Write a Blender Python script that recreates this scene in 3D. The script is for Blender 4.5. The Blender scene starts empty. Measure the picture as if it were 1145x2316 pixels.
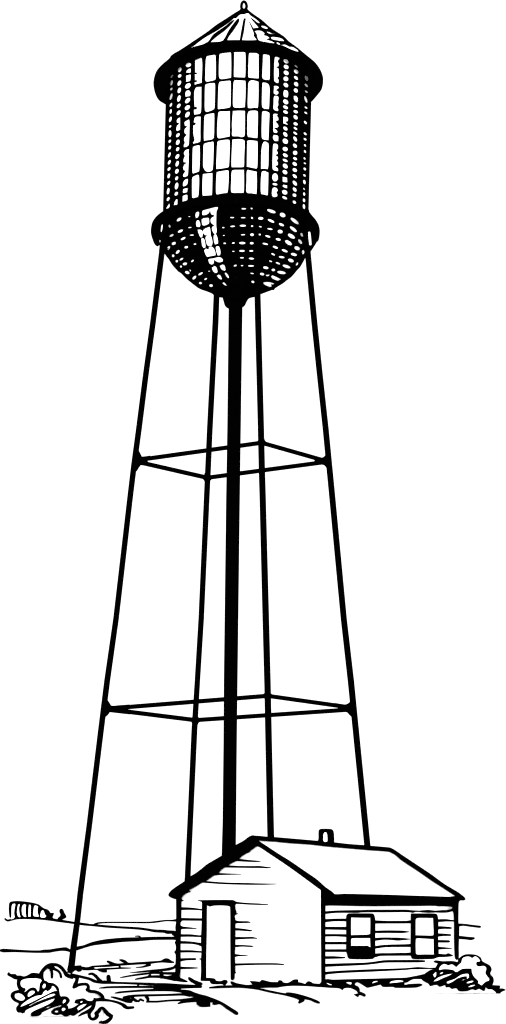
import bpy, math
from mathutils import Vector, geometry
C = bpy.context.scene.collection
F = 6000.0; PX0 = 572.5; HY = 2060.0; EYE = 2.0; D = 88.0; U = D / F     # focal length in photo pixels, horizon row, eye height, tower distance, metres per pixel there

# ------------------------------------------------------------------ materials
def mat(name, lo, hi, scale):
    m = bpy.data.materials.new(name); m.use_nodes = True
    n = m.node_tree.nodes; l = m.node_tree.links
    b = n['Principled BSDF']; b.inputs['Roughness'].default_value = 1.0
    b.inputs['Specular IOR Level'].default_value = 0.0
    t = n.new('ShaderNodeTexNoise'); t.inputs['Scale'].default_value = scale
    c = n.new('ShaderNodeTexCoord'); l.new(c.outputs['Object'], t.inputs['Vector'])
    r = n.new('ShaderNodeValToRGB')
    r.color_ramp.elements[0].color = (lo, lo, lo, 1); r.color_ramp.elements[1].color = (hi, hi, hi, 1)
    l.new(t.outputs['Fac'], r.inputs['Fac']); l.new(r.outputs['Color'], b.inputs['Base Color'])
    return m
BLACK = mat('black_paint', 0.0, 0.0006, 6.0)
WHITE = mat('white_paint', 0.96, 0.99, 2.0)
SNOW = mat('white_ground', 0.96, 0.99, 0.3)

# ------------------------------------------------------------------ surfaces a sight line can be laid on
def ray(px, py): return Vector(((px - PX0) / F, 1.0, (HY - py) / F))
CAM = Vector((0, 0, EYE))
def at(px, py, d): return CAM + ray(px, py) * d
class Plane:
    def __init__(s, p, n): s.p = Vector(p); s.n = Vector(n).normalized()
    def hit(s, px, py, o=0.0):
        r = ray(px, py); n = s.n if s.n.dot(r) < 0 else -s.n
        return CAM + r * ((s.p + n * o - CAM).dot(n) / r.dot(n))
class Depth(Plane):
    def __init__(s, d): Plane.__init__(s, (0, d, 0), (0, -1, 0))
class Quad:
    def solve(s, a, b, c):
        q = max(b * b - 4 * a * c, 0.0); return (-b - math.sqrt(q)) / (2 * a)
KX = 0.0247; Z478 = EYE + (HY - 478) * U; CX478 = (533.5 - PX0) * U
def axis_x(z): return CX478 + KX * (z - Z478)
class Cyl(Quad):                    # the tank's slightly leaning axis
    def __init__(s, rpx, ry=None): s.R = rpx * U; s.q = (rpx / (ry or rpx)) ** 2
    def hit(s, px, py, o=0.0):
        r = ray(px, py); R = s.R; q = s.q
        ax = r.x - KX * r.z; bx = -axis_x(EYE)
        return CAM + r * (s.solve(ax * ax + q, 2 * (ax * bx - D * q), bx * bx + D * D * q - R * R) - o)
class Cone(Quad):
    def __init__(s, ax, ay, m): s.x = (ax - PX0) * U; s.z = EYE + (HY - ay) * U; s.m = m
    def hit(s, px, py, o=0.0):
        r = ray(px, py); z = s.z; m = s.m; e = z - EYE
        a = r.x * r.x + 1 - m * m * r.z * r.z
        b = 2 * (-r.x * s.x - D + m * m * r.z * e)
        return CAM + r * (s.solve(a, b, s.x * s.x + D * D - m * m * e * e) - o)
class Ell(Quad):
    def __init__(s, px, py, d, rx, ry, rz):      # radii given in photo pixels at distance d
        s.c = at(px, py, d); s.r = [k * d / F for k in (rx, ry, rz)]
    def hit(s, px, py, o=0.0):
        r = ray(px, py); q = CAM - s.c; R = s.r
        a = sum((r[i] / R[i]) ** 2 for i in range(3)); b = 2 * sum(r[i] * q[i] / R[i] ** 2 for i in range(3))
        return CAM + r * (s.solve(a, b, sum((q[i] / R[i]) ** 2 for i in range(3)) - 1) - o)
GROUND = Plane((0, 0, 0), (0, 0, 1))

# ------------------------------------------------------------------ outlines: "x,y x,y" in the coordinates of an enlarged window
WIN = dict(T1=(340, 0, 5.725), T2=(540, 0, 5.725), T3=(340, 190, 5.725), T4=(540, 190, 5.725), T5=(340, 370, 5.725),
           T6=(540, 370, 5.725), T7=(340, 530, 5.725), T8=(540, 530, 5.725), P=(0, 0, 1), UL=(290, 970, 4.771), UR=(500, 970, 4.089),
           LL=(230, 1540, 3.817), LR=(500, 1540, 3.18), H1=(370, 1860, 5.725), H2=(560, 1860, 5.725), H3=(700, 1860, 5.725),
           H4=(880, 1880, 5.725), H5=(380, 2020, 5.725), H6=(560, 2020, 5.725), H7=(720, 2020, 5.725), H8=(900, 2020, 5.725),
           Z0=(0, 2020, 5.725), M=(190, 2060, 5.725), W=(0, 2130, 7.156), E=(130, 2130, 7.156), G5=(280, 2160, 5.725),
           G6=(450, 2160, 3.948), G7=(700, 2160, 4.58), G8=(930, 2120, 5.326))
def parse(w, s):
    ox, oy, k = WIN[w]; out = []
    for t in s.split():
        v = [float(a) for a in t.split(',')]
        out.append((ox + v[0] / k, oy + v[1] / k) + tuple(a / k for a in v[2:]))
    return out
def hermite(p, closed, step=1.6):
    n = len(p); P = [Vector(q[:2]) for q in p]
    def seg(i): return P[(i + 1) % n] - P[i % n]
    def tan(i, out):
        if not closed and i == 0: return seg(0).normalized()
        if not closed and i == n - 1: return seg(n - 2).normalized()
        a = seg((i - 1) % n); b = seg(i)
        if a.length < 1e-6 or b.length < 1e-6: return (b if b.length > a.length else a).normalized()
        if a.angle(b) > math.radians(58): return (b if out else a).normalized()
        return (a + b).normalized()
    res = []
    for i in range(n if closed else n - 1):
        a, b = P[i], P[(i + 1) % n]; L = (b - a).length
        if L < 1e-6: continue
        m0 = tan(i, True) * L; m1 = tan((i + 1) % n, False) * L
        k = max(1, min(10, int(L / step)))
        for j in range(k):
            t = j / k; h = ((2*t**3 - 3*t*t + 1), (t**3 - 2*t*t + t), (-2*t**3 + 3*t*t), (t**3 - t*t))
            q = a * h[0] + m0 * h[1] + b * h[2] + m1 * h[3]
            ex = tuple(p[i][c] * (1 - t) + p[(i + 1) % n][c] * t for c in range(2, len(p[i])))
            res.append((q.x, q.y) + ex)
    if not closed: res.append(tuple(p[-1]))
    return res
def grow(p, d):
    n = len(p); A = sum(p[i][0] * p[(i+1) % n][1] - p[(i+1) % n][0] * p[i][1] for i in range(n))
    s = 1 if A > 0 else -1; out = []
    for i in range(n):
        t = Vector((p[(i+1) % n][0] - p[i-1][0], p[(i+1) % n][1] - p[i-1][1]))
        if t.length < 1e-6: out.append(p[i]); continue
        t.normalize(); out.append((p[i][0] + t.y * s * d, p[i][1] - t.x * s * d))
    return out
BLEED = 0.5
class Ink:
    """collects shapes laid on a surface, each with its own thickness, and links them as ONE mesh"""
    def __init__(s, surf=None, lit=0.0): s.v = []; s.f = []; s.m = []; s.surf = surf; s.lit = lit
    def slab(s, pts, tris, surf, off, th, mi, bound=None):
        b = len(s.v); n = len(pts)
        s.v += [surf.hit(p[0], p[1], off) for p in pts] + [surf.hit(p[0], p[1], off - th) for p in pts]
        cnt = {}
        for t in tris:
            s.f.append([b + i for i in t]); s.m.append(mi)
            s.f.append([b + n + i for i in reversed(t)]); s.m.append(mi)
            for i in range(len(t)):
                e = (t[i], t[(i + 1) % len(t)]); k = (min(e), max(e)); cnt.setdefault(k, []).append(e)
        for k, e in cnt.items():
            if len(e) == 1:
                x, y = e[0]; s.f.append([b + y, b + x, b + n + x, b + n + y]); s.m.append(mi)
    def poly(s, w, txt, mi=0, off=0.01, th=0.01, surf=None, grid=0, smooth=True, bleed=True):
        p = parse(w, txt) if isinstance(txt, str) else txt
        if smooth: p = hermite(p, True)
        if bleed: p = grow(p, (BLEED + s.lit) if mi == 0 else -(BLEED + s.lit))
        vs = [Vector(q[:2]) for q in p]; n = len(vs)
        if grid:
            xs = [q.x for q in vs]; ys = [q.y for q in vs]
            y = min(ys) + grid / 2
            while y < max(ys):
                x = min(xs) + grid / 2
                while x < max(xs):
                    vs.append(Vector((x, y))); x += grid
                y += grid
        r = geometry.delaunay_2d_cdt(vs, [(i, (i + 1) % n) for i in range(n)], [], 1, 1e-5)
        V, T = r[0], r[2]
        used = sorted({i for t in T for i in t}); ix = {a: i for i, a in enumerate(used)}
        s.slab([V[i] for i in used], [[ix[i] for i in t] for t in T], surf or s.surf, off, th, mi)
    def dots(s, w, txt, mi=1, off=0.02, th=0.012, surf=None):
        ox, oy, k = WIN[w]
        for t in txt.split():
            x, y, a, b, g = [float(q) for q in t.split(',')]
            a /= 2 * k; b /= 2 * k; g = math.radians(g); x = ox + x / k; y = oy + y / k
            a = max(a - BLEED - s.lit*.6, .6); b = max(b - BLEED - s.lit*.6, .6)
            p = [(x + a * math.cos(q) * math.cos(g) - b * math.sin(q) * math.sin(g),
                  y + a * math.cos(q) * math.sin(g) + b * math.sin(q) * math.cos(g)) for q in [math.tau * i / 14 for i in range(14)]]
            s.slab(p, [list(range(14))], surf or s.surf, off, th, mi)
    def stroke(s, w, txt, mi=0, off=0.01, th=0.01, surf=None, smooth=True):
        p = parse(w, txt)
        if smooth: p = hermite(p, False, 2.2)
        n = len(p); L = []; R = []
        for i in range(n):
            t = Vector((p[min(i+1, n-1)][0] - p[max(i-1, 0)][0], p[min(i+1, n-1)][1] - p[max(i-1, 0)][1]))
            if t.length < 1e-6: t = Vector((1, 0))
            t.normalize(); h = p[i][2] / 2 + BLEED + s.lit
            if i in (0, n - 1):
                e = t * (h * .7) * (1 if i else -1)
                if i == 0: L.append((p[i][0] + e.x - t.y * h * .5, p[i][1] + e.y + t.x * h * .5)); R.append((p[i][0] + e.x + t.y * h * .5, p[i][1] + e.y - t.x * h * .5))
            L.append((p[i][0] - t.y * h, p[i][1] + t.x * h)); R.append((p[i][0] + t.y * h, p[i][1] - t.x * h))
            if i == n - 1: L.append((p[i][0] + e.x - t.y * h * .5, p[i][1] + e.y + t.x * h * .5)); R.append((p[i][0] + e.x + t.y * h * .5, p[i][1] + e.y - t.x * h * .5))
        k = len(L)
        s.slab(L + R, [[i, i + 1, k + i + 1, k + i] for i in range(k - 1)], surf or s.surf, off, th, mi)
    def polys(s, w, txt, **k):
        for l in txt.strip().splitlines():
            if l.strip(): s.poly(w, l, **k)
    def strokes(s, w, txt, **k):
        for l in txt.strip().splitlines():
            if l.strip(): s.stroke(w, l, **k)
    def raw(s, verts, faces, mi=0):
        b = len(s.v); s.v += [Vector(v) for v in verts]
        for f in faces: s.f.append([b + i for i in f]); s.m.append(mi)
    def tube(s, pts, rads, mi=0, seg=14, closed=False):
        n = len(pts); V = []; Fc = []
        for i in range(n):
            a = pts[(i - 1) % n] if closed or i else pts[0]; c = pts[(i + 1) % n] if closed or i < n - 1 else pts[-1]
            t = (c - a).normalized(); u = t.cross(Vector((0, 1, 0)) if abs(t.y) < .9 else Vector((1, 0, 0))).normalized(); w = t.cross(u)
            V += [pts[i] + (u * math.cos(math.tau * j / seg) + w * math.sin(math.tau * j / seg)) * rads[i] for j in range(seg)]
        for i in range(n if closed else n - 1):
            for j in range(seg):
                k = (i + 1) % n; Fc.append([i*seg + j, i*seg + (j+1) % seg, k*seg + (j+1) % seg, k*seg + j])
        if not closed: Fc += [list(range(seg)), [(n-1)*seg + j for j in reversed(range(seg))]]
        s.raw(V, Fc, mi)
    def lathe(s, prof, mi=0, seg=72, a0=0.0, a1=math.tau, cap=True):     # prof: (centre x px, centre row px, radius px)
        V = []; Fc = []; full = abs(a1 - a0 - math.tau) < 1e-6; m = seg if full else seg + 1
        for cx, cy, r in prof:
            for j in range(m):
                g = a0 + (a1 - a0) * j / seg
                V.append(((cx - PX0) * U + r * U * math.cos(g), D + r * U * math.sin(g), EYE + (HY - cy) * U))
        for i in range(len(prof) - 1):
            for j in range(seg): Fc.append([i*m + j, i*m + (j+1) % m, (i+1)*m + (j+1) % m, (i+1)*m + j])
        if full and cap: Fc += [list(range(m)), [(len(prof)-1)*m + j for j in reversed(range(m))]]
        s.raw(V, Fc, mi)
    def ellipsoid(s, e, mi=1, nu=28, nv=14, lo=-1.0, k=0.985, cut=None):
        V = []; Fc = []
        for i in range(nv + 1):
            a = -math.pi/2 + math.pi * i / nv
            for j in range(nu):
                g = math.tau * j / nu; z = e.c.z + e.r[2] * k * math.sin(a)
                if cut is not None: z = max(z, cut)
                V.append((e.c.x + e.r[0]*k*math.cos(a)*math.cos(g), e.c.y + e.r[1]*k*math.cos(a)*math.sin(g), z))
        for i in range(nv):
            for j in range(nu): Fc.append([i*nu + j, i*nu + (j+1) % nu, (i+1)*nu + (j+1) % nu, (i+1)*nu + j])
        s.raw(V, Fc, mi)
    def build(s, name, parent=None, mats=None, label=None):
        me = bpy.data.meshes.new(name); o = bpy.data.objects.new(name, me); C.objects.link(o)
        base = parent['_b'] if parent is not None else Vector((0, 0, 0))
        base = Vector(base)
        me.from_pydata([v - base for v in s.v], [], s.f)
        for m in (mats or (BLACK, WHITE)): me.materials.append(m)
        me.polygons.foreach_set('material_index', s.m); me.update()
        o['_b'] = base
        if parent is not None: o.parent = parent
        if label: o['label'] = label
        return o
def thing(name, label, cat, loc, group=None):
    o = bpy.data.objects.new(name, None); C.objects.link(o); o.location = loc; o['_b'] = Vector(loc)
    o['label'] = label; o['category'] = cat
    if group: o['group'] = group
    return o

# ================================================================== WATER TOWER
tower = thing('water_tower', 'tall black and white water tower on four slender legs behind the small shed', 'water tower', at(518, HY, D) - Vector((0, 0, EYE)))
CT = Cyl(165); CE = Cyl(191); CF = Cyl(191, 171); CONE = Cone(552, 19, 1.38)
# --- tank: black shell with raised white plates
k = Ink(CT, .25)
k.lathe([(533.5 + (478 - y) * KX, y, 165) for y in (166, 240, 320, 400, 482)])
g = dict(mi=1, off=0.012, th=0.012, grid=9)
k.polys('T1', '''578,775 655,742 670,755 677,850 668,1070 574,1097 572,1062 600,1054 606,1045 598,1038 576,1038 576,957 600,953 606,946 598,939 578,938
724,735 740,720 838,703 850,720 852,1000 842,1035 735,1057 712,1040 710,980 716,780
892,720 905,692 1040,672 1050,690 1050,1000 1040,1007 930,1025 900,1020 886,980
460,940 475,905 515,879 526,885 528,930 520,940
461,975 520,958 527,970 521,1040 510,1050 463,1060''', **g)
k.polys('T2', '''-60,670 75,670 90,682 92,850 88,990 80,1003 -8,1000 -63,996 -65,960 -62,800
132,690 150,680 230,683 262,697 262,1012 240,1015 180,1010 130,1005 121,985 125,800
313,705 330,696 370,700 405,717 408,850 404,1020 395,1035 350,1033 312,1018 304,980
466,740 480,729 525,740 532,755 510,790 522,820 520,855 487,867 515,880 522,910 520,990 503,1008 520,1030 518,1070 508,1075 470,1060 457,1035 457,850''', **g)
k.polys('T3', '''568,100 585,50 610,35 665,32 664,200 660,350 645,382 568,397 563,350 566,325 590,325 604,310 600,297 572,295 566,200
563,470 575,435 605,418 655,418 652,600 650,740 635,752 560,773 550,760 571,720 560,670 555,620 555,532 580,525 590,510 580,500 563,497
552,815 565,803 630,787 642,795 646,950 638,1110 630,1132 555,1160 545,1150 544,1000 547,850
708,20 722,-3 825,-18 840,-5 843,60 836,290 825,325 745,360 725,360 706,340 703,200
700,420 715,395 822,373 831,380 831,560 825,690 805,715 695,735 691,690 693,560
688,790 705,765 812,740 822,750 822,900 812,1100 795,1125 755,1138 715,1125 685,1075 681,1020 684,900
884,0 900,-35 1030,-49 1044,-40 1046,100 1042,280 1030,303 880,326 873,320 876,150
880,370 895,352 1034,347 1034,560 1031,678 900,704 875,700 864,670 866,520
868,750 885,732 1010,715 1030,730 1031,850 1025,1020 1018,1070 1000,1082 860,1102 852,1095 857,930
1078,-30 1093,-55 1228,-48 1236,-40 1236,150 1228,300 1150,308 1095,305 1073,290 1068,200
1068,345 1140,340 1227,342 1230,360 1228,600 1222,670 1190,688 1145,678 1065,675 1055,660 1058,600 1055,520
1062,715 1140,708 1190,712 1220,725 1226,750 1220,950 1217,1060 1205,1075 1140,1078 1055,1078 1050,1060 1052,900
345,500 340,470 360,440 385,428 389,440 389,590 350,610 337,600 337,560 350,530 375,512 365,505
453,110 470,82 500,76 522,100 524,130 515,155 455,165
443,490 500,453 510,470 510,600 502,780 490,800 450,818 432,812 432,790 445,755 436,730 440,690 472,655 447,640 440,610 445,580 477,548 447,540 443,520
503,841 500,1000 494,1130 489,1180 480,1192 435,1205 422,1190 430,1160 455,1125 430,1110 425,1080 440,1040 473,1017 430,1012 428,975 445,928 432,895 450,858 475,843''', **g)
k.polys('T4', '''122,20 130,-30 165,-53 215,-48 260,-33 260,150 254,290 245,310 200,307 155,314 118,308 114,250 118,100
112,400 125,355 150,342 225,340 250,352 253,400 250,600 246,695 235,700 170,692 120,685 110,650 109,500
108,735 125,726 190,727 244,735 248,760 248,950 243,1080 230,1097 190,1088 140,1078 103,1072 104,950
303,10 308,-20 320,-25 370,-15 395,10 404,60 403,150 396,310 388,325 330,318 305,300 298,250 300,100
302,365 315,347 360,350 395,365 402,385 398,500 392,650 388,727 330,720 302,705 295,650 296,500
293,850 305,780 325,745 345,740 375,755 389,770 390,900 388,1050 380,1103 340,1098 287,1096 288,950
455,50 455,25 470,17 515,28 523,50 485,76 515,95 518,120 495,137 465,130 452,115
454,165 470,148 505,152 520,170 514,230 517,270 503,300 515,320 515,345 500,350 460,335 448,315 450,250
446,395 460,380 500,383 510,390 497,410 515,430 518,465 480,485 505,510 520,545 505,562 460,568 490,590 508,615 490,632 460,628 448,610 446,500
446,670 455,653 505,662 516,675 515,738 470,738 445,710 441,690
446,775 460,767 495,772 511,790 511,830 497,858 510,885 505,905 474,918 505,935 512,960 498,990 512,1015 508,1050 475,1060 505,1085 514,1110 510,1128 480,1125 445,1110 436,1080 438,900
580,95 590,73 625,78 643,100 643,150 630,175 590,165 578,140
577,420 600,420 635,432 643,460 635,480 607,487 640,520 630,528 575,508
712,150 745,150 768,180 765,230 745,235 715,200''', **g)
k.polys('T5', '''541,185 555,165 615,138 632,150 636,260 628,400 620,430 555,448 542,440 538,380 538,240
681,130 805,118 808,130 806,300 802,405 795,410 680,417 674,400 673,250 678,150
858,110 880,100 1000,82 1018,90 1018,200 1010,340 1000,380 935,387 870,400 853,395 848,370 850,220
1053,100 1070,80 1150,76 1216,76 1218,150 1217,340 1210,380 1140,380 1060,378 1043,360 1047,200
303,540 315,490 340,455 355,460 354,525 345,532
425,240 455,200 488,193 490,230 475,275 430,298 421,285
421,350 430,325 483,312 486,325 480,370 430,382 421,370
418,415 470,397 484,405 484,465 470,478 415,493
205,580 207,570 245,512 254,530 252,560 235,578 210,585''', **g)
k.polys('T6', '''103,100 118,75 160,85 235,100 238,150 240,250 235,390 225,394 160,385 115,382 97,360 100,220
290,150 298,105 315,92 345,95 388,113 386,250 380,405 370,412 330,402 290,395 283,350 285,200
430,350 440,315 465,303 495,315 509,345 493,372 505,400 500,425 465,435 438,425 427,395
568,168 600,170 630,180 633,240 600,242 568,230
565,290 580,268 630,278 631,318 600,315''', **g)
k.dots('T2', '614,791,78,52,35 616,863,72,58,30 616,940,76,58,35 612,1018,70,64,30 612,1099,74,54,40 744,857,54,26,35 745,924,70,52,45 744,1006,68,42,45 745,1086,66,54,45 878,1011,76,44,68 876,1103,60,30,50')
k.dots('T1', '494,838,76,60,-20 381,900,72,48,-70 381,980,56,44,-45 377,1072,74,46,-62 278,987,56,26,-58 273,1069,76,40,-75')
k.dots('T3', '488,22,88,62,-42 268,0,36,24,-30 273,62,44,30,-50 270,162,94,34,-72 268,268,60,32,-65 265,352,64,32,-80 261,454,76,36,-72 258,548,40,28,-45 256,640,92,40,-88 253,738,48,34,-60 252,821,56,36,-65 248,915,74,32,-68 247,1011,66,36,-65 243,1098,56,36,-55 372,4,44,30,-30 376,80,80,46,-72 371,185,92,46,-75 369,280,70,42,-55 367,369,72,44,-55 358,660,66,42,-50 357,752,76,50,-70 355,841,62,42,-60 351,936,76,46,-58 349,1030,80,44,-72 484,212,88,54,-50 481,303,82,56,-42 482,393,86,54,-58')
k.dots('T5', '240,157,68,38,-75 239,247,62,34,-60 232,355,90,38,-80 232,457,60,36,-60 345,97,70,48,-65 342,188,58,40,-60 341,288,96,48,-78 337,388,60,42,-55')
k.dots('T4', '610,228,80,60,42 608,299,72,44,30 608,361,68,44,25 606,574,68,46,42 605,650,74,48,52 605,738,82,66,45 603,840,72,60,20 604,920,74,46,30 603,987,74,36,25 604,1060,78,56,45 600,1139,72,54,35 747,10,54,34,30 741,81,66,54,50 738,282,66,44,28 739,356,64,44,25 738,428,70,50,50 738,514,62,44,20 736,573,58,30,35 733,635,64,30,38 733,709,76,42,60 730,797,68,46,50 732,889,62,60,30 732,964,60,38,30 727,1033,68,48,35 728,1112,66,50,32 877,17,56,28,50 877,97,46,26,42 870,197,94,34,70 873,303,46,26,35 870,371,48,26,35 865,496,54,32,50 862,642,50,32,40 861,713,46,30,35 860,792,42,28,60 860,872,44,30,60 854,962,38,26,55 858,1025,36,24,25 857,1098,46,34,50')
k.dots('T6', '472,176,110,80,88 471,266,68,34,8 597,369,76,62,28 597,441,74,36,25 727,161,72,42,42 728,251,80,46,52 726,334,68,44,52 723,407,56,46,30 722,498,54,40,42 853,151,44,28,45 852,237,62,36,78 847,326,34,18,50 849,392,50,32,80 847,473,54,34,78 846,554,68,36,82')
k.build('tank', tower)

# --- roof: black cone with white facets and black streaks
k = Ink(CONE, .25)
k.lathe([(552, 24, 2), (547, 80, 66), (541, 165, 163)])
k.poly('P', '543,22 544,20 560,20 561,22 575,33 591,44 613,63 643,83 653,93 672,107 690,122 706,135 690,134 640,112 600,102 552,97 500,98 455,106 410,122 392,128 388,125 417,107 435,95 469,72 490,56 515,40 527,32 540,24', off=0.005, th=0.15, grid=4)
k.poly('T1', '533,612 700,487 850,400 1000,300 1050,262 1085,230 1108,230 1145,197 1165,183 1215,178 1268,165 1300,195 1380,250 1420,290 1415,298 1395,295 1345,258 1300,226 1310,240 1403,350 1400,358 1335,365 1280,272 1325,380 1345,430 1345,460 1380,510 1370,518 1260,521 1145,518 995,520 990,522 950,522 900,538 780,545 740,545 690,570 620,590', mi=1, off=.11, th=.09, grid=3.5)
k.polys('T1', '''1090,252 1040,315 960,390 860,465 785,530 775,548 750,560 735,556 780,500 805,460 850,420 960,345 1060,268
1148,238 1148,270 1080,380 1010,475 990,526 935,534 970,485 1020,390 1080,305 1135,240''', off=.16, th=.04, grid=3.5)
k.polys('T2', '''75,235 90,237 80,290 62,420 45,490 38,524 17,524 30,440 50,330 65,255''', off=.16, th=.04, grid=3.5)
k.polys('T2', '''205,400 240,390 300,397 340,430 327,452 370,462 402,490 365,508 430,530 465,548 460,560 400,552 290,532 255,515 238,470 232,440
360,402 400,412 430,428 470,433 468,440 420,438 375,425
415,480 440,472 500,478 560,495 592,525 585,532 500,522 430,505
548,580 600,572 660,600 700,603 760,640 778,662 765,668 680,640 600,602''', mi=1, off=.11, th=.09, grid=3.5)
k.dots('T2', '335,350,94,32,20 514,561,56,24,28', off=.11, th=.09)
roof = k.build('roof', tower)
k = Ink(); c = [(552 + 5.6 * math.cos(a) * (1 if math.sin(a) > 0 else 1.1), 12.6 - (9.4 * math.sin(a))) for a in [math.tau * i / 24 for i in range(24)]]
k.tube([at(x, y, D) for x, y in c], [3.2 * U] * 24, closed=True)
k.build('lifting_ring', roof)
# --- flared eave band
k = Ink(CF)
k.poly('P', '388,125 402,116 430,104 470,97 510,93 552,92 600,97 640,108 680,124 700,132 709,137 720,150 728,165 731,180 728,200 720,212 705,229.5 703,200 697,175 680,155 660,138 632,126 610,121 585,117.5 556,114 529,114 500,117 480,120 455,127 430,136 406,148 388,165 380,190 376,215 374.2,235.5 360,226 352,212 347.5,190 350,172 356,158 370,143 383,132', th=.2, grid=8)
k.lathe([(539, 140, 170), (539, 165, 188), (538, 192, 186), (538, 195, 166)], a0=.25, a1=math.pi - .25, cap=False)
k.build('eave_band', tower)
# --- bowl
k = Ink(); bowl = Ell(533, 503, D, 166, 166, 158); k.surf = bowl
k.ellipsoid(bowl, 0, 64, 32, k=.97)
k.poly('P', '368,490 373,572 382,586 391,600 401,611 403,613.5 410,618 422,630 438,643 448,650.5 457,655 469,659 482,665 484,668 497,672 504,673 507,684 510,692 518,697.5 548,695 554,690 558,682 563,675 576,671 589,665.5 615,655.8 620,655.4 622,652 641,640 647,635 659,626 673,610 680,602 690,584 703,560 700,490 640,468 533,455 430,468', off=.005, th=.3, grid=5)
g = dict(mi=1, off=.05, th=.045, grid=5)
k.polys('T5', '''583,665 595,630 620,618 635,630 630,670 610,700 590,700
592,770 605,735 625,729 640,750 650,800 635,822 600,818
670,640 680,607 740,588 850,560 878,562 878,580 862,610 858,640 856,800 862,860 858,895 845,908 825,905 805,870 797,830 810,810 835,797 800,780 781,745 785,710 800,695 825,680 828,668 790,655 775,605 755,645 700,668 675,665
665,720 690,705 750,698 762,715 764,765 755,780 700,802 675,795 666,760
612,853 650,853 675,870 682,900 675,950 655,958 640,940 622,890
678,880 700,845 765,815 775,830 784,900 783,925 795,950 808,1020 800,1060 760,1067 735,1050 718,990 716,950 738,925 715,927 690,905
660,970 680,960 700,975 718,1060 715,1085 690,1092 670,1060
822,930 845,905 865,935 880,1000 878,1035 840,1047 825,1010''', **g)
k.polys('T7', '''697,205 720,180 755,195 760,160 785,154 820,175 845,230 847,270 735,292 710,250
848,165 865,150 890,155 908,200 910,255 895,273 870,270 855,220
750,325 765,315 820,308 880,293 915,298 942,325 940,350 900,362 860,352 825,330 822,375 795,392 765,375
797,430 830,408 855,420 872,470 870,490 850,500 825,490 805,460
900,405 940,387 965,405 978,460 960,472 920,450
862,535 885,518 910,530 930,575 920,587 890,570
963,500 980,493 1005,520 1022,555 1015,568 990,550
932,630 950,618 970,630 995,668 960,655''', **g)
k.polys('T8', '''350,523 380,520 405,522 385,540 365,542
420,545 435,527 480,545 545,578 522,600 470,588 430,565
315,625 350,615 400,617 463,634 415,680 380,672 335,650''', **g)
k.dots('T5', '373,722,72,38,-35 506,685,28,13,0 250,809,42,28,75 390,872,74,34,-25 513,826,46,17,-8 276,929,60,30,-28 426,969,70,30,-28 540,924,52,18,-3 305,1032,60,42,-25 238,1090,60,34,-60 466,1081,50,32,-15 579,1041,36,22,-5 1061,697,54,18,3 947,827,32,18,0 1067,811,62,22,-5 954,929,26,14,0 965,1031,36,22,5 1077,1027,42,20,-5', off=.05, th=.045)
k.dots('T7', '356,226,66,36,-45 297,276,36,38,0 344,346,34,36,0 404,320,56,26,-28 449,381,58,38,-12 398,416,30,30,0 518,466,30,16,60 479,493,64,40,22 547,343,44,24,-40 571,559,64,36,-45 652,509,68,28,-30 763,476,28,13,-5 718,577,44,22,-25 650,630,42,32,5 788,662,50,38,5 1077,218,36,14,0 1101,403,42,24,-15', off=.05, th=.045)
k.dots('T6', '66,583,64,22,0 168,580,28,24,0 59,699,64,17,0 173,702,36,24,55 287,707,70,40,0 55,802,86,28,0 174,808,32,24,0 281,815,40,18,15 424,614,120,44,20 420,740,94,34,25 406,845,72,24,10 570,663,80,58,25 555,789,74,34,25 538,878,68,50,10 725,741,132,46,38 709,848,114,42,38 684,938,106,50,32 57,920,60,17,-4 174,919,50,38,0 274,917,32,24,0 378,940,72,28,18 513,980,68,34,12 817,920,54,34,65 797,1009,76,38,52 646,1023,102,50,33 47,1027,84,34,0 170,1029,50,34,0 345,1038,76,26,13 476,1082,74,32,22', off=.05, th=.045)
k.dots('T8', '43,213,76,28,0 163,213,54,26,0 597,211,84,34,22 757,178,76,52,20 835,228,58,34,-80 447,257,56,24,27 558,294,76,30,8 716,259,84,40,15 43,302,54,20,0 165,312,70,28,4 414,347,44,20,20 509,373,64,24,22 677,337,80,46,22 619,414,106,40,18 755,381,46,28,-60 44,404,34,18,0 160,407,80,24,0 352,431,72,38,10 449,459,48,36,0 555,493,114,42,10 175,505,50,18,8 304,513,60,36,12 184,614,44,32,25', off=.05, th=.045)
k.build('bowl', tower)
# --- balcony round the tank foot
k = Ink(CE)
k.poly('P', '368,478 359,484.5 350,494 344.5,504 341.7,520 342.3,530 347,545 351,553 356,557 361,553.5 363,545 370,524 372,503 388,484 415,470 450,463 500,460 560,460 610,466 650,475 680,490 693,508 697,524 700,548 702,570 706,564 713.5,552.5 716,548 720.5,543 723,530 723,518 720.5,508 715,498 706,487 700,479 699.3,474 690,475 670,464 640,453 606,443 560,438 520,438 490,440 450,449 415,459 393,466.5 374,474', th=.36, grid=10)
k.lathe([(534, 486, 166), (534, 492, 186), (533, 520, 188), (533, 524, 166)], a0=.25, a1=math.pi - .25, cap=False)
k.dots('T5', '149,835,104,22,-82 126,1002,34,13,90')
k.stroke('T6', '915,890,20 922,966,26 930,1045,22', mi=1, off=.02, th=.01)
k.build('balcony', tower)
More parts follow.
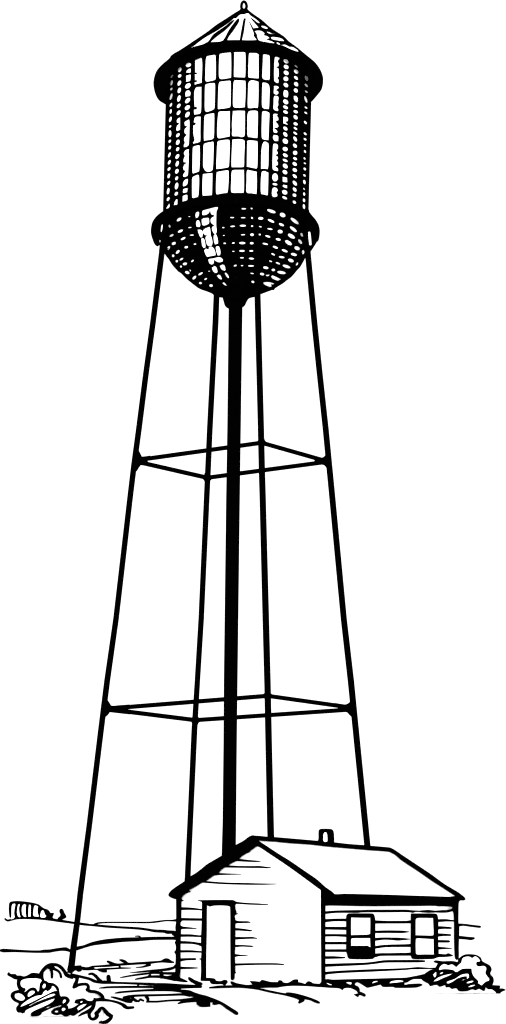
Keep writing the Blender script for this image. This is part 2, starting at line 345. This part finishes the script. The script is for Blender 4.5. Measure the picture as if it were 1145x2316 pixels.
# --- legs, riser, struts
def spread(y): return 168 + (y - 575) * (352 - 168) / (2196 - 575)
def ddepth(which, y):
    s = spread(y) * U
    if which == 'L': return D - .28 * s
    if which == 'R': return D + .28 * s
    q = 1.2 + (y - 660) * (5.0 - 1.2) / 1540
    return D + q if which == 'A' else D - q
def column(txt, which, name, label=None):
    k = Ink(); p = parse('P', txt); P = []; R = []
    for x, y, w in p:
        d = D if which == 'C' else ddepth(which, y); P.append(at(x, y, d)); R.append((w / 2 + .62) * d / F)
    k.tube(P, R, seg=18); return k.build(name, tower, label=label)
column('370,530,11 368,552,12.5 366,573,12.5 346,730,12.2 325,850,12.2 314.3,970,12.3 303.5,1050,12.3 295,1120,12 262.5,1400,12 242.5,1540,12.6 228.7,1650,12.4 202,1868,12 182,2020,12.8 175.5,2080,12.5 167,2140,13.6 161.7,2185,14.5 159.5,2196,15.5'.replace('325,850', '329.6,850'), 'L', 'leg')
column('695.5,560,12.5 697.5,582,12.6 711.5,730,12.8 724,850,12.6 737,970,12.8 751.5,1120,13 778,1400,13 794,1540,13.6 804,1640,13.4 831,1910,13.4 861,2196,14', 'R', 'leg')
column('492,650,12.5 490,668,12.5 487.6,730,12.8 481,850,12.2 474.8,970,12 470.8,1060,12.2 468,1120,12 455.3,1400,11.6 446.4,1545,11.4 440,1650,12.4 430.4,1860,12 424.6,1985,12.5 412,2190,13', 'A', 'leg')
column('582.5,650,13 582.8,670,13 584.3,730,13.3 587.4,850,13 590.5,970,13.2 592.5,1060,13.4 594.3,1120,13.4 601.5,1400,14 605.3,1545,13.8 608,1680,14 612.4,1880,14.5 622,2200,15', 'B', 'leg')
column('533,660,34 533,696,30.3 529.6,970,29.6 527.3,1120,30 522,1545,30 520.8,1680,29.2 519,1860,29.6 517.5,1935,31 514,2196,31', 'C', 'riser_pipe')
N = {}
for lev, pts in (('u', dict(L=(303.5, 1041.5), B=(592, 1001.3), A=(469, 1080.5), R=(744, 1044.5))), ('l', dict(L=(237, 1604), B=(605.5, 1574), A=(442, 1629), R=(801, 1601.5)))):
    for w_, (x, y) in pts.items(): N[lev + w_] = at(x, y, ddepth(w_, y))
def strut(a, b, w):
    k = Ink(); A, B = N[a], N[b]; k.tube([A, B], [(w / 2 + .75) * A.y / F, (w / 2 + .75) * B.y / F], seg=12); k.build('strut', tower)
N['uL2'] = N['uL'] + Vector((0, 0, -1.2 * U)); N['lL2'] = at(238, 1603.5, N['lL'].y)
N['lR2'] = at(801, 1604.5, N['lR'].y); N['uR2'] = at(744, 1043.8, N['uR'].y)
strut('uL', 'uB', 9); strut('uB', 'uR', 9); strut('uL2', 'uA', 9.4); strut('uA', 'uR2', 8.9)
strut('lL2', 'lB', 9); strut('lB', 'lR', 8.8); strut('lL2', 'lA', 9.2); strut('lA', 'lR2', 8.8)
for w_, y, f, s in (('L', 1041, 'UL', '100,200 118,240 132,270 148,300 185,297 240,288 212,338 208,348 215,355 262,392 190,396 135,390 110,425 90,455 60,470 40,440 60,300'),
                    ('R', 1044, 'UR', '975,220 965,245 935,267 900,262 850,250 868,296 800,340 870,335 935,330 962,340 978,365 995,400 1005,330 1000,230'),
                    ('L', 1604, 'LL', '40,140 53,170 70,195 85,215 150,212 240,205 226,247 245,290 130,277 70,270 55,292 30,315 5,300 10,170'),
                    ('R', 1603, 'LR', '940,130 928,152 900,170 870,168 820,160 845,193 820,228 860,226 903,225 925,245 942,262 955,255 960,150')):
    d = ddepth(w_, y); k = Ink(Depth(d)); k.poly(f, s, off=.07, th=.14); k.build('gusset_plate', tower)

for nd, w_ in (('uA', 'A'), ('uB', 'B'), ('lA', 'A'), ('lB', 'B')):
    v = N[nd]; x = PX0 + v.x / v.y * F; y = HY - (v.z - EYE) / v.y * F; sx = -.13 if nd[0] == 'u' else -.075
    pts = [(-6, -10), (6, -10), (6.8, -6.3), (10, -4.3), (10, 4.3), (6.8, 6.3), (6, 10), (-6, 10), (-6.8, 6.3), (-10, 4.3), (-10, -4.3), (-6.8, -6.3)]
    fl = (lambda dx: abs(dx) * (.25 if nd[0] == 'u' else .13) if (dx > 0) == (w_ == 'B') else dx * sx) if w_ == 'B' else (lambda dx: dx * sx if dx > 0 else -abs(dx) * (.22 if nd[0] == 'u' else .12))
    k = Ink(Depth(v.y)); k.poly('P', [(x + a, y + b + (fl(a) if abs(a) > 7 else 0)) for a, b in pts], off=.09, th=.18); k.build('gusset_plate', tower)

# ================================================================== SHED
C0 = at(731, 2225, 12000 / 165.0); dl = 77.0
CL = at(401, HY, dl) - Vector((0, 0, EYE)); CR = at(1030, HY, dl) - Vector((0, 0, EYE))
shed = thing('shed', 'small white clapboard shed with open gable front standing at the foot of the water tower', 'shed', C0)
def vplane(a, b):
    t = Vector((b.x - a.x, b.y - a.y, 0)).normalized(); return Plane(a, (t.y, -t.x, 0))
FR = vplane(CL, C0); SD = vplane(C0, CR)
BK = CL + (CR - C0)
k = Ink(FR, .25)
k.poly('P', [(403, 2216), (403, 2034), (430, 2012), (500, 1965), (560, 1924), (580, 1909), (640, 1950), (727, 2012), (729, 2225)], mi=1, off=0, th=.12, smooth=False, bleed=False)
g = dict(off=.012, th=.012)
k.strokes('H5', '''168,203,32 300,205,24 440,218,14
160,341,30 440,345,26
155,452,34 230,453,20 300,457,14 368,461,3
160,552,28 300,552,26 400,560,18 440,560,20
158,640,30 300,645,26 380,657,26 440,672,40
158,757,26 300,757,24 440,765,14
158,868,36 230,860,24 350,857,22 362,857,14
405,855,3 425,856,16 440,858,34
158,972,26 300,972,18 385,972,6
165,98,36 200,100,3
392,99,4 440,104,18
860,125,30 920,131,18 1030,140,16 1180,146,14 1295,151,4
868,270,24 905,272,4
862,375,50 900,378,24 1040,378,16 1066,382,5
865,470,26 960,476,24 1060,488,16 1090,488,4
865,587,30 1000,584,20 1100,582,18 1155,590,4
865,688,26 960,685,16 1080,691,14 1105,692,4
862,810,34 920,809,16 1032,814,3
862,928,24 1145,921,18 1400,921,16 1480,926,12 1505,927,4
858,1032,34 880,1032,5''', **g)
k.polys('H5', '''170,385 155,400 160,418 185,436 210,440 160,452
155,362 190,356 170,370 155,395''', **g)
k.strokes('H1', '''900,484,30 1088,500,20 1190,506,15 1254,506,5
790,573,22 960,578,18 1145,580,20 1250,580,21 1340,588,14 1386,589,5
670,672,22 850,673,12 1002,673,3
470,768,16 600,779,18 800,792,18 1088,799,18 1300,802,12 1465,800,3''', **g)
k.build('gable_wall', shed)
k = Ink(SD, .25)
k.poly('P', [(733, 2225), (733, 2030), (1030, 2034), (1030, 2215.8)], mi=1, off=0, th=.12, smooth=False, bleed=False)
k.strokes('H7', '''88,256,28 230,244,24 420,241,28 515,240,30 560,237,24 650,235,26 850,235,28 1145,234,26 1200,238,24 1228,242,28 1260,237,14 1300,238,12
1305,238,10 1360,239,24 1430,239,32 1520,242,18 1600,240,28 1680,236,28 1740,218,26 1770,206,20
88,360,34 200,351,28 375,350,30
730,376,36 900,379,28 1145,378,28 1205,373,36
88,456,30 375,460,34
730,505,26 900,502,28 1030,503,28 1100,504,26 1180,504,4
88,549,26 230,548,24 375,553,30
730,602,32 850,592,24 950,594,26 1030,598,34 1110,598,22 1187,598,4
88,650,28 375,650,28
730,706,28 870,688,26 1145,682,30 1205,680,36
88,747,28 380,747,30
725,812,44 800,799,30 900,797,28 1145,794,32 1205,792,36
88,838,30 200,836,28 300,838,18 346,838,10
88,938,34 300,930,30 600,918,24 720,906,24 850,888,26 960,885,26 1145,884,28 1300,884,26 1380,884,16
88,1042,32 150,1034,28 300,1022,26 700,1004,26 1000,992,20 1145,985,18 1200,979,16 1290,975,24 1380,976,16 1440,977,10 1510,978,14''', **g)
k.strokes('H8', '''520,360,32 620,355,26 700,360,16 735,362,14
515,452,38 600,450,26 680,454,20 698,454,10
515,545,38 600,543,26 680,546,18 688,546,12
515,626,28 660,628,24 670,629,18
515,716,32 600,716,20 698,718,4''', **g)
k.poly('H8', '515,795 620,797 655,784 690,797 719,812 690,820 600,828 520,832 470,850 440,854', **g)
k.build('side_wall', shed)
k = Ink()
h = 2.3
def wall(a, b, t=.12):
    n = Vector((b.y - a.y, -(b.x - a.x), 0)).normalized() * t
    k.raw([a, b, b + Vector((0, 0, h)), a + Vector((0, 0, h)), a + n, b + n, b + n + Vector((0, 0, h)), a + n + Vector((0, 0, h))],
          [(0, 1, 2, 3), (7, 6, 5, 4), (0, 4, 5, 1), (1, 5, 6, 2), (2, 6, 7, 3), (3, 7, 4, 0)], 1)
iv = (CR - C0).normalized() * .15; il = (C0 - CL).normalized() * .15
wall(CL + il + iv, BK + il - iv); wall(BK + il - iv, CR - il - iv)
k.build('back_wall', shed)
# roof slopes
RF = FR.hit(582, 1902, .1); sv = CR - C0
RB = at(884, 1921, RF.y + sv.y); EF = at(757, 2024.5, 72.98); EB = at(1047, 2031.5, 77.1)
ROOF = Plane(RF, (EF - RF).cross(EB - EF))
k = Ink(ROOF)
def slab4(a, b, c, d, t, mi):
    n = (b - a).cross(d - a).normalized(); n = n if n.z > 0 else -n
    V = [a, b, c, d] + [v - n * t for v in (a, b, c, d)]
    k.raw(V, [(0, 1, 2), (0, 2, 3), (6, 5, 4), (7, 6, 4), (0, 4, 5, 1), (1, 5, 6, 2), (2, 6, 7, 3), (3, 7, 4, 0)], mi)
RBp = ROOF.hit(884, 1921)
slab4(RF, EF, EB, RBp, .02, 1)
EL = at(388, 2029, dl + .1); ELB = EL + sv
slab4(RF + Vector((.02, .12, -.03)), EL + Vector((.05, .12, 0)), ELB, RBp, .07, 1)
k.polys('P', '''569,1890.2 585,1891 603.5,1892.8 621,1893.8 665,1897.5 714,1901.8 757,1905.8 790,1909.5 824,1912 840,1913.6 882,1917.4 887,1919.5 895,1924 908,1933 932,1949 974,1977 1005,1999.5 1034,2017 1040,2021 1052,2031 1053.2,2034.5 1050,2036.8 1038,2035.5 1031,2030.5 1032,2027.5 1002,2008 977,1992 949,1972.5 907,1944.5 895,1934 886,1929 880,1926.3 840,1923.3 790,1919 740,1914.6 700,1910 660,1907.4 620,1903.6 583,1901 575,1897''', off=.02, th=.02)
rf = k.build('roof', shed)
k = Ink(FR, .25)
k.poly('H1', '65,940 75,918 95,892 140,855 210,808 270,768 350,703 420,660 500,600 560,550 640,502 760,430 850,353 940,295 1040,240 1110,188 1145,174 1165,172 1200,190 1228,230 1250,262 1213,308 1188,320 1158,345 1133,360 1108,388 1080,398 1010,440 975,475 940,500 860,540 838,560 780,590 740,620 712,655 700,680 650,690 600,725 545,760 490,785 400,840 330,873 332,890 352,900 300,915 250,950 228,985 228,1010 165,997 110,980 75,960', off=.16, th=.14)
k.poly('H2', '55,172 130,232 270,325 400,410 560,510 720,620 900,745 1000,835 1125,932 1125,990 1000,960 950,878 900,840 700,692 540,577 400,482 280,402 160,322 125,306 90,270', off=.16, th=.14)
k.build('rake_board', rf)
k = Ink(SD, .25)
k.poly('P', '727,2010 740,2013 755.5,2022.6 780,2022.4 820,2023.2 880,2024.6 920,2026 958,2027.2 1000,2028.6 1016,2029 1032,2027.5 1042,2030 1050,2035.5 1042,2036.5 1038,2040 1037,2045 1036,2062 1027,2063 1024,2060 1020,2059.5 1018,2058 1027,2054 1026.5,2052 1018,2050.2 1000,2049.6 992,2049.8 985,2048.6 940,2049 880,2049.3 843,2049.6 790,2048.8 750,2048 738,2048.4 727,2049', off=.16, th=.13)
k.build('fascia_board', rf)
k = Ink(SD, .25)
k.poly('H7', '36,-60 92,20 92,300 91,640 92,1120 60,1185 42,1180 40,800 37,400', off=.025, th=.02, smooth=False)
k.build('corner_board', shed)
k = Ink(FR, .25)
k.polys('H5', '''108,60 172,60 171,180 168,320 158,400 166,460 160,650 160,900 158,1000 152,1060 150,1110 130,1120 95,1112 98,950 102,800 82,765 103,740 104,680 92,642 104,615 104,500 99,450 108,370 109,200''', off=.025, th=.02)
k.build('corner_board', shed)
k = Ink(SD, .25)
k.polys('H8', '''780,60 798,95 788,130 785,250 785,385 795,440 791,600 788,700 786,850 765,867 748,850 739,780 733,600 732,380 726,270 715,238 700,228 730,120''', off=.025, th=.02)
k.build('corner_board', shed)
# door
k = Ink(FR, .25)
k.polys('H5', '''500,150 810,150 815,1115 490,1115''', mi=1, off=.02, th=.02, smooth=False)
door = k.build('door', shed)
k = Ink(FR, .25)
k.poly('H5', '440,96 640,93 835,95 860,102 880,118 892,130 870,155 871,200 885,265 862,300 868,335 870,400 868,700 864,800 870,1000 863,1050 858,1105 850,1120 838,1127 820,1123 814,1090 810,600 808,185 795,172 770,165 700,160 600,162 565,168 545,175 512,160 503,168 500,500 494,800 493,1104 560,1107 600,1112 600,1132 500,1134 430,1135 425,1125 430,1050 432,1000 430,870 437,740 430,640 438,400 443,150', off=.03, th=.03)
k.build('door_frame', door)
def window(w, frame, panes, label=None, sash=None):
    k = Ink(SD, .25); k.poly(w, frame, off=.025, th=.02); f = k.build('window', shed, label=label)
    for p in panes:
        k = Ink(SD, .25); k.poly(w, p, mi=1, off=.035, th=.008); k.build('pane', f)
window('H7', '366,330 370,295 385,275 410,269 560,268 705,270 718,278 728,300 738,355 737,600 737,810 722,842 690,854 560,857 430,854 400,848 385,825 378,790 366,760 367,600',
       ['424,316 550,319 677,320 678,400 676,530 650,541 540,546 424,549 423,430', '425,600 440,585 550,583 675,582 677,640 679,704 662,700 645,690 625,687 425,687'], 'window with its lower sash drawn half solid black')
window('H8', '173,269 330,269 485,271 508,280 515,300 524,360 522,600 526,820 500,838 465,850 380,855 200,853 182,840 173,800 170,690 172,500',
       ['230,360 233,340 250,324 350,321 460,323 464,430 466,540 455,553 350,553 230,550', '232,605 245,587 320,588 400,592 467,597 468,700 470,800 350,799 255,800 238,790 232,770'])
# roof vent on the ridge
k = Ink(Depth(76.8))
k.poly('P', '718,1903 720.6,1899 721.2,1880 723,1876.6 727,1875.2 738,1875 750,1876 754,1879.5 755.5,1888 756.4,1908 740,1909 722,1907', off=.25, th=.5)
k.poly('P', '732,1886 734,1882.8 737,1882 739.6,1884.5 741,1892 741.2,1903 738,1904.8 734,1904.6 731.6,1902 731.2,1894', mi=1, off=.262, th=.012)
k.build('chimney', rf)

# ================================================================== PLANTS
def plant(name, label, cat, d, ell, base_px, part='foliage', body=True):
    t = thing(name, label, cat, Vector(((base_px - PX0) / F * d, d, 0))); return t
# big leafy bush, front left
e = Ell(88, 2246, 50, 56, 50, 58)
t = plant('leafy_bush', 'largest leafy bush at the lower left with a round top and dark hatched side', 'bush', 50.0, e, 88)
k = Ink(e, .15); k.ellipsoid(e, 1, cut=0.0)
k.poly('W', '122,520 130,503 150,500 170,525 250,530 275,552 330,553 385,566 440,550 500,515 540,507 640,520 665,475 705,500 700,560 715,630 750,642 780,665 860,677 920,715 950,760 960,820 970,870 988,897 1040,888 1090,900 1125,940 1125,970 1081,1028 1103,1059 1097,1095 1070,1110 1145,1140 1150,1185 1069,1212 1019,1197 991,1178 919,1190 850,1172 828,1140 875,1090 956,1062 1010,1033 969,1033 831,1078 681,1147 672,1153 665,1178 609,1203 503,1206 500,1165 422,1109 400,1145 362,1164 340,1150 290,1145 265,1105 270,1060 303,1020 300,1000 240,970 195,930 173,880 190,830 240,800 308,783 285,740 273,680 280,615 230,605 180,575 125,545', off=.01, th=.06, grid=3)
k.polys('W', '''340,635 400,605 500,592 600,595 660,610 680,635 650,680 640,740 635,790 625,808 610,808 580,760 540,745 490,755 440,790 405,820 392,815 415,785 405,760 350,735 330,690
235,880 245,845 300,836 350,850 390,885 408,920 380,952 330,958 280,940 245,915
445,870 460,830 500,797 550,797 570,820 545,850 465,900 450,890
328,1056 350,1020 420,965 500,915 580,880 640,868 680,862 700,820 740,787 757,790 765,803 800,785 830,755 840,722 860,717 890,740 915,780 922,803 890,803 830,825 700,890 500,990 350,1055
465,1040 480,1030 600,965 800,860 850,845 885,845 898,862 860,885 700,940 560,1000 480,1045
500,1165 547,1128 650,1080 780,1020 850,975 885,935 888,925 870,923 700,985 560,1045 422,1109 400,1145 400,1190 490,1200
741,1081 757,1066 819,1045 812,1055 769,1077
1013,990 1019,959 1038,936 1063,939 1071,956 1056,984 1019,1009
997,1103 1006,1078 1038,1070 1066,1090 1056,1109 1019,1129 1003,1122''', mi=1, off=.06, th=.05, grid=3)
k.dots('W', '714,720,84,54,-72 913,1134,57,36,0', off=.06)
k.strokes('W', '''655,545,60 672,500,50 710,450,52 760,405,56 815,382,60 870,374,46 930,382,46 990,420,50 1040,480,50 1075,535,60 1120,562,60 1175,588,36
780,410,60 825,440,50 840,500,38 842,585,32
850,420,60 890,450,40 940,475,36 975,520,34 990,582,34''', off=.03, th=.06)
k.build('foliage', t)
# low spreading plant beside it
e2 = Ell(208, 2284, 46.6, 32, 28, 46)
t = plant('low_shrub', 'low curling shrub to the right of the round topped bush at the lower left', 'shrub', 46.6, e2, 190)
k = Ink(e2, .15); k.ellipsoid(e2, 1, cut=0.0, k=.9)
k.poly('E', '165,1095 235,1078 290,1050 345,1012 276,993 295,943 389,925 430,925 490,960 580,970 605,1000 600,1040 550,1030 440,1090 320,1165 280,1195 240,1200 210,1190 140,1205 130,1140', off=.01, th=.05, grid=3)
k.poly('E', '315,1080 350,1045 420,1015 475,1008 460,1030 400,1080 335,1120', mi=1, off=.06, th=.05, grid=3)
k.dots('E', '388,978,48,28,-30', off=.06)
k.strokes('E', '''235,548,50 300,572,56 325,590,60
320,580,56 312,640,50 290,690,60 262,745,44
285,725,60 340,702,44 420,690,40 475,695,44 500,725,44 495,770,50
480,775,60 530,805,46 600,812,44 670,835,46 722,880,50 740,925,50
598,925,34 610,945,50 680,940,50 745,932,60
590,965,60 590,1020,50 565,1080,60 530,1120,66 512,1170,50 520,1225,44 560,1257,42 610,1245,50 645,1200,60 625,1165,60 670,1125,60 700,1080,40 735,1080,44 775,1125,60 825,1180,66 880,1205,50 855,1250,50 800,1295,60 740,1310,46 685,1308,30
740,943,46 850,957,30 960,982,34 1045,1017,44 1085,1045,60 1130,1072,46 1190,1070,40 1232,1066,34
340,1208,12 400,1172,34 490,1132,50 530,1100,40''', off=.014, th=.05)
k.build('foliage', t)
# bush at the right corner of the shed
e3 = Ell(1058, 2212, 64, 62, 60, 38)
t = plant('round_bush', 'scalloped bush with dark hatched base at the right corner of the shed', 'bush', 64.0, e3, 1058)
k = Ink(e3, .15); k.ellipsoid(e3, 1, cut=0.0)
k.poly('G8', '155,450 220,405 285,378 325,318 270,300 285,284 320,283 380,292 500,290 560,302 568,290 570,262 580,255 620,225 660,210 720,208 790,218 840,250 858,290 900,315 950,345 970,390 955,440 990,490 995,530 980,580 1070,585 1075,600 1065,620 1110,622 1143,637 1090,660 1052,698 1035,685 1020,660 975,628 930,625 900,600 885,648 870,645 820,622 780,638 740,628 700,640 680,648 580,648 545,615 490,622 465,603 420,603 412,575 345,596 310,575 230,590 210,560 180,545 130,510 120,480', off=.01, th=.06, grid=3)
k.polys('G8', '''600,310 620,255 640,240 690,232 720,240 738,254 755,238 770,230 800,240 835,280 830,295 795,300 788,325 810,350 880,345 910,375 900,435 945,505 940,525 900,540 852,585 805,555 808,530 760,480 735,430 728,380 620,385 545,422 505,398 400,388 340,398 338,375 365,340 400,322 450,336 490,325 520,340 545,360 570,335 590,318
307,420 290,425 245,475 236,490 250,500 300,475
265,535 320,490 390,460 500,437 480,455 400,490 310,530
428,550 435,535 530,500 600,455 660,440 690,442 700,460 695,490 680,503 670,495 675,475 640,475 560,500 500,540 445,562
608,520 640,505 655,505 630,520
665,555 690,535 740,523 755,530 740,545 690,558
685,600 720,580 780,570 760,590 700,605''', mi=1, off=.06, th=.05, grid=3)
k.dots('G8', '368,434,46,22,-25', off=.06)
k.build('foliage', t)
# far hedge and far shrub on the horizon line
dh = 520.0
t = plant('far_hedge', 'dark striped hedge with a sloping top on the far left horizon', 'hedge', dh, None, 65)
k = Ink(Depth(dh))
k.poly('Z0', '115,215 118,150 130,120 170,109 240,106 340,115 430,130 500,150 540,180 570,200 620,218 645,245 655,260 697,258 697,270 680,315 700,340 600,345 400,335 250,335 190,335 160,335 138,320 125,315 118,260', off=0, th=4.0)
k.polys('Z0', '''148,200 155,155 170,140 190,136 200,150 190,200 185,270 190,318 165,338 138,345 143,320 147,280
225,190 235,150 250,143 258,150 248,200 255,270 268,310 250,316 230,300 218,250
280,220 290,165 315,142 338,155 333,250 342,310 315,310 290,285
368,200 375,155 390,150 400,165 398,308 366,310
435,200 445,165 465,160 493,178 488,240 505,308 450,305 430,290
528,250 545,222 565,228 580,270 600,300 580,320 530,318 520,308''', mi=1, off=.1, th=.08)
k.build('foliage', t)
t = plant('far_shrub', 'tiny black pointed shrub on the horizon between the hedge and the tower leg', 'shrub', dh - 20, None, 141)
k = Ink(Depth(dh - 20))
k.poly('Z0', '770,240 775,215 795,205 815,215 835,260 858,300 858,318 830,335 790,348 745,345 752,325 778,300 785,280 778,262', off=0, th=2.5)
k.build('foliage', t)

# ================================================================== SETTING
k = Ink(); S = 6000
k.raw([(-S, -200, 0), (S, -200, 0), (S, 2 * S, 0), (-S, 2 * S, 0)], [(0, 1, 2, 3)])
o = k.build('ground', mats=(SNOW,)); o['kind'] = 'structure'; o['label'] = 'plain white ground reaching to the horizon'
k = Ink(GROUND, .15)
k.strokes('Z0', '''65,335,18 95,357,22 150,345,22 230,328,22 420,327,24 600,336,30 750,357,32 900,379,26 960,388,24 1035,398,28 1145,410,22
6,744,24 40,745,42 200,749,28 400,758,24 520,759,26 570,754,36 640,752,36 700,741,34 800,728,36 855,728,44 900,745,30 925,752,40''')
k.strokes('M', '''-70,165,30 0,178,24 60,184,22 140,190,24 300,205,26 500,218,24 700,230,26 820,245,26 920,262,32 1040,268,34 1080,278,42 1145,278,36 1180,284,40
130,182,20 160,168,18 210,158,16 300,153,14 600,153,14 850,153,16 950,143,18 1060,129,14 1145,129,16 1200,125,30
-95,490,44 0,465,30 100,432,40 200,412,50 300,398,55 500,378,50 700,370,46 900,359,36 1145,357,34 1195,357,40
662,331,6 715,331,14 728,345,20
1150,300,30 1195,322,40''')
k.strokes('H8', '''790,415,34 850,412,22 950,425,24 1060,438,24 1070,438,20
790,575,38 880,583,32 950,590,36 988,586,22''')
o = k.build('field'); o['kind'] = 'structure'; o['label'] = 'faint black boundary lines of the far fields'
k = Ink(GROUND, .15)
k.poly('G6', '430,296 530,298 640,320 775,345 785,337 850,343 960,372 1050,405 1080,422 1078,432 1050,428 990,402 945,393 940,410 895,433 888,425 898,402 860,385 770,360 640,335 520,308')
k.poly('G6', '-18,345 60,368 130,390 210,425 290,475 345,510 352,525 345,533 325,530 290,508 240,475 200,445 180,437 145,445 120,440 130,422 100,422 101,460 15,461 -20,440')
k.poly('G8', '-40,568 60,563 110,562 138,573 110,588 70,600 0,605 -40,605')
o = k.build('path'); o['kind'] = 'structure'; o['label'] = 'dark edges of the path leading away from the shed door'

# grass: drawn blades and tussocks, each standing at its own distance
k = Ink(None, .15)
def blades(w, txt):
    for l in txt.strip().splitlines():
        p = parse(w, l); y = max(q[1] + q[2] / 2 for q in p); k.stroke(w, l, off=.01, th=.06, surf=Depth(EYE * F / (y - HY)))
def clump(w, txt, white=''):
    for l in txt.strip().splitlines():
        y = max(q[1] for q in parse(w, l)); sf = Depth(EYE * F / (y - HY)); k.poly(w, l, off=.01, th=.06, surf=sf)
    for l in white.strip().splitlines(): k.poly(w, l, mi=1, off=.022, th=.01, surf=sf)
clump('E', '275,398 330,390 380,387 392,405 440,412 440,465 400,450 385,475 340,487 300,465 280,470 255,490 230,520 160,500 170,440')
clump('M', '0,735 60,733 100,718 200,710 340,697 295,665 298,650 320,650 420,685 500,683 520,678 460,645 458,635 480,630 530,642 555,660 575,676 700,670 850,660 1000,648 1020,635 1055,620 1095,625 1130,648 1168,665 1165,678 1115,678 1015,671 930,678 865,688 868,712 835,722 755,738 675,738 670,733 755,722 805,703 800,693 700,697 575,705 470,712 480,735 550,738 620,742 600,748 500,753 400,758 295,765 298,790 285,803 270,803 200,785 170,768 60,772 -20,770',
      '125,742 140,735 300,728 445,720 455,730 440,736 300,742 200,749 150,752')
blades('E', '''225,542,50 300,553,40 400,575,38 520,605,40 590,638,46 680,660,34 820,668,34 960,670,30 1145,674,28
510,530,30 560,522,36 620,560,46 670,615,50 720,650,40
825,560,60 828,590,66 835,655,66''')
blades('G5', '''-260,350,36 -115,363,24 0,366,22 180,373,26 400,384,34
-318,434,8 -290,430,18 -215,421,20 -15,417,24 200,416,24 400,418,24
-113,498,12 -60,487,20 85,474,22 285,460,24 400,458,28
187,380,24 187,410,24
-165,546,12 -120,555,24 -40,577,30 30,597,36 95,612,28
-2,550,20 60,545,40 150,530,26 400,524,24 600,519,24 770,514,28 860,530,30
-5,552,24 60,580,50 100,600,44
110,560,34 150,590,36 190,603,24 215,578,26 258,596,20
285,535,36 312,570,40 312,606,26
300,608,26 430,606,20 600,592,20 740,587,24 850,575,28 960,560,40
705,632,16 745,617,26 800,608,26 870,600,26 960,585,50
84,233,5 200,222,16 340,208,22 480,198,28 580,186,34 650,165,30 680,140,40
-44,296,8 0,287,14 150,262,20 320,241,22 400,232,28 540,240,28 680,242,34
148,320,8 180,311,18 250,300,22 340,284,26 480,284,34 560,296,40 660,300,80 720,320,50 800,343,26 822,349,14
430,212,30 400,228,24
345,262,24 320,278,20
490,235,50 490,290,50''')
clump('G5', '''385,368 560,370 740,382 860,388 940,391 905,370 870,350 840,320 833,295 850,290 880,305 920,328 975,350 1005,360 1023,378 1005,400 1018,415 1000,427 900,430 745,437 740,450 850,462 920,490 1000,515 1080,535 1145,562 1145,607 1115,605 1120,668 1060,668 1000,668 980,650 965,630 955,608 900,610 860,592 880,568 928,555 925,548 880,542 850,536 780,500 700,482 600,472 385,470''')
clump('G6', '''18,232 20,222 65,208 140,214 155,232 200,235 225,225 250,228 257,245 235,272 225,273 210,262 150,262 110,256 98,234
91,297 95,288 180,277 300,273 283,250 285,238 300,240 340,255 430,270 480,266 455,235 500,237 545,240 560,226 590,230 640,243 705,245 715,228 740,232 755,248 800,250 850,222 885,220 888,245 920,252 950,262 975,238 1000,242 1020,255 1095,262 1145,262 1145,290 1060,286 980,280 840,276 750,283 700,292 620,293 530,297 460,302 430,298 350,294 180,297 95,300''')
clump('G7', '''110,300 165,256 250,258 600,250 850,243 1000,238 1060,228 1145,211 1200,200 1280,205 1300,250 1145,250 1080,252 1045,265 1010,285 985,290 985,312 1145,302 1148,325 1100,338 890,341 870,332 760,330 740,308 650,330 600,340 585,332 515,290 490,285 470,300 475,315 505,330 520,355 522,380 580,408 583,425 572,434 530,418 515,420 505,438 460,412 505,400 490,375 430,345 380,342 355,350 345,366 310,347 200,340 110,332''',
      '''173,292 185,290 210,300 235,308 230,316 205,313
375,287 400,281 435,283 440,295 430,310 410,305
650,290 665,275 700,270 718,275 690,285 655,297
825,297 840,280 860,270 930,262 972,268 975,280 900,290''')
o = k.build('grass'); o['kind'] = 'stuff'; o['label'] = 'black tussocks and blades of grass round the shed and tower foot'; 

# ------------------------------------------------------------------ light and camera
sc = bpy.context.scene
w = bpy.data.worlds.new('World'); sc.world = w; w.use_nodes = True
bg = w.node_tree.nodes['Background']; bg.inputs['Color'].default_value = (1, 1, 1, 1); bg.inputs['Strength'].default_value = 1.0
l = bpy.data.lights.new('sun', 'SUN'); l.energy = 2.0; l.angle = math.radians(1); lo = bpy.data.objects.new('sun', l); C.objects.link(lo)
lo.rotation_euler = (math.radians(88.8), 0, math.radians(-4)); lo.location = (0, -10, 40)
cam = bpy.data.cameras.new('camera'); co = bpy.data.objects.new('camera', cam); C.objects.link(co)
co.location = CAM; co.rotation_euler = (math.pi / 2, 0, 0)
cam.sensor_fit = 'HORIZONTAL'; cam.sensor_width = 36; cam.lens = 36 * F / 1145
cam.shift_y = (HY - 1158) / 1145; cam.clip_end = 20000; cam.clip_start = .5
sc.camera = co
vs = sc.view_settings; vs.view_transform = 'Standard'; vs.look = 'None'; vs.exposure = 0.4; vs.gamma = 1
sc.cycles.filter_width = 1.2; sc.cycles.max_bounces = 12; sc.cycles.diffuse_bounces = 8
for o in bpy.data.objects:
    if '_b' in o: del o['_b']
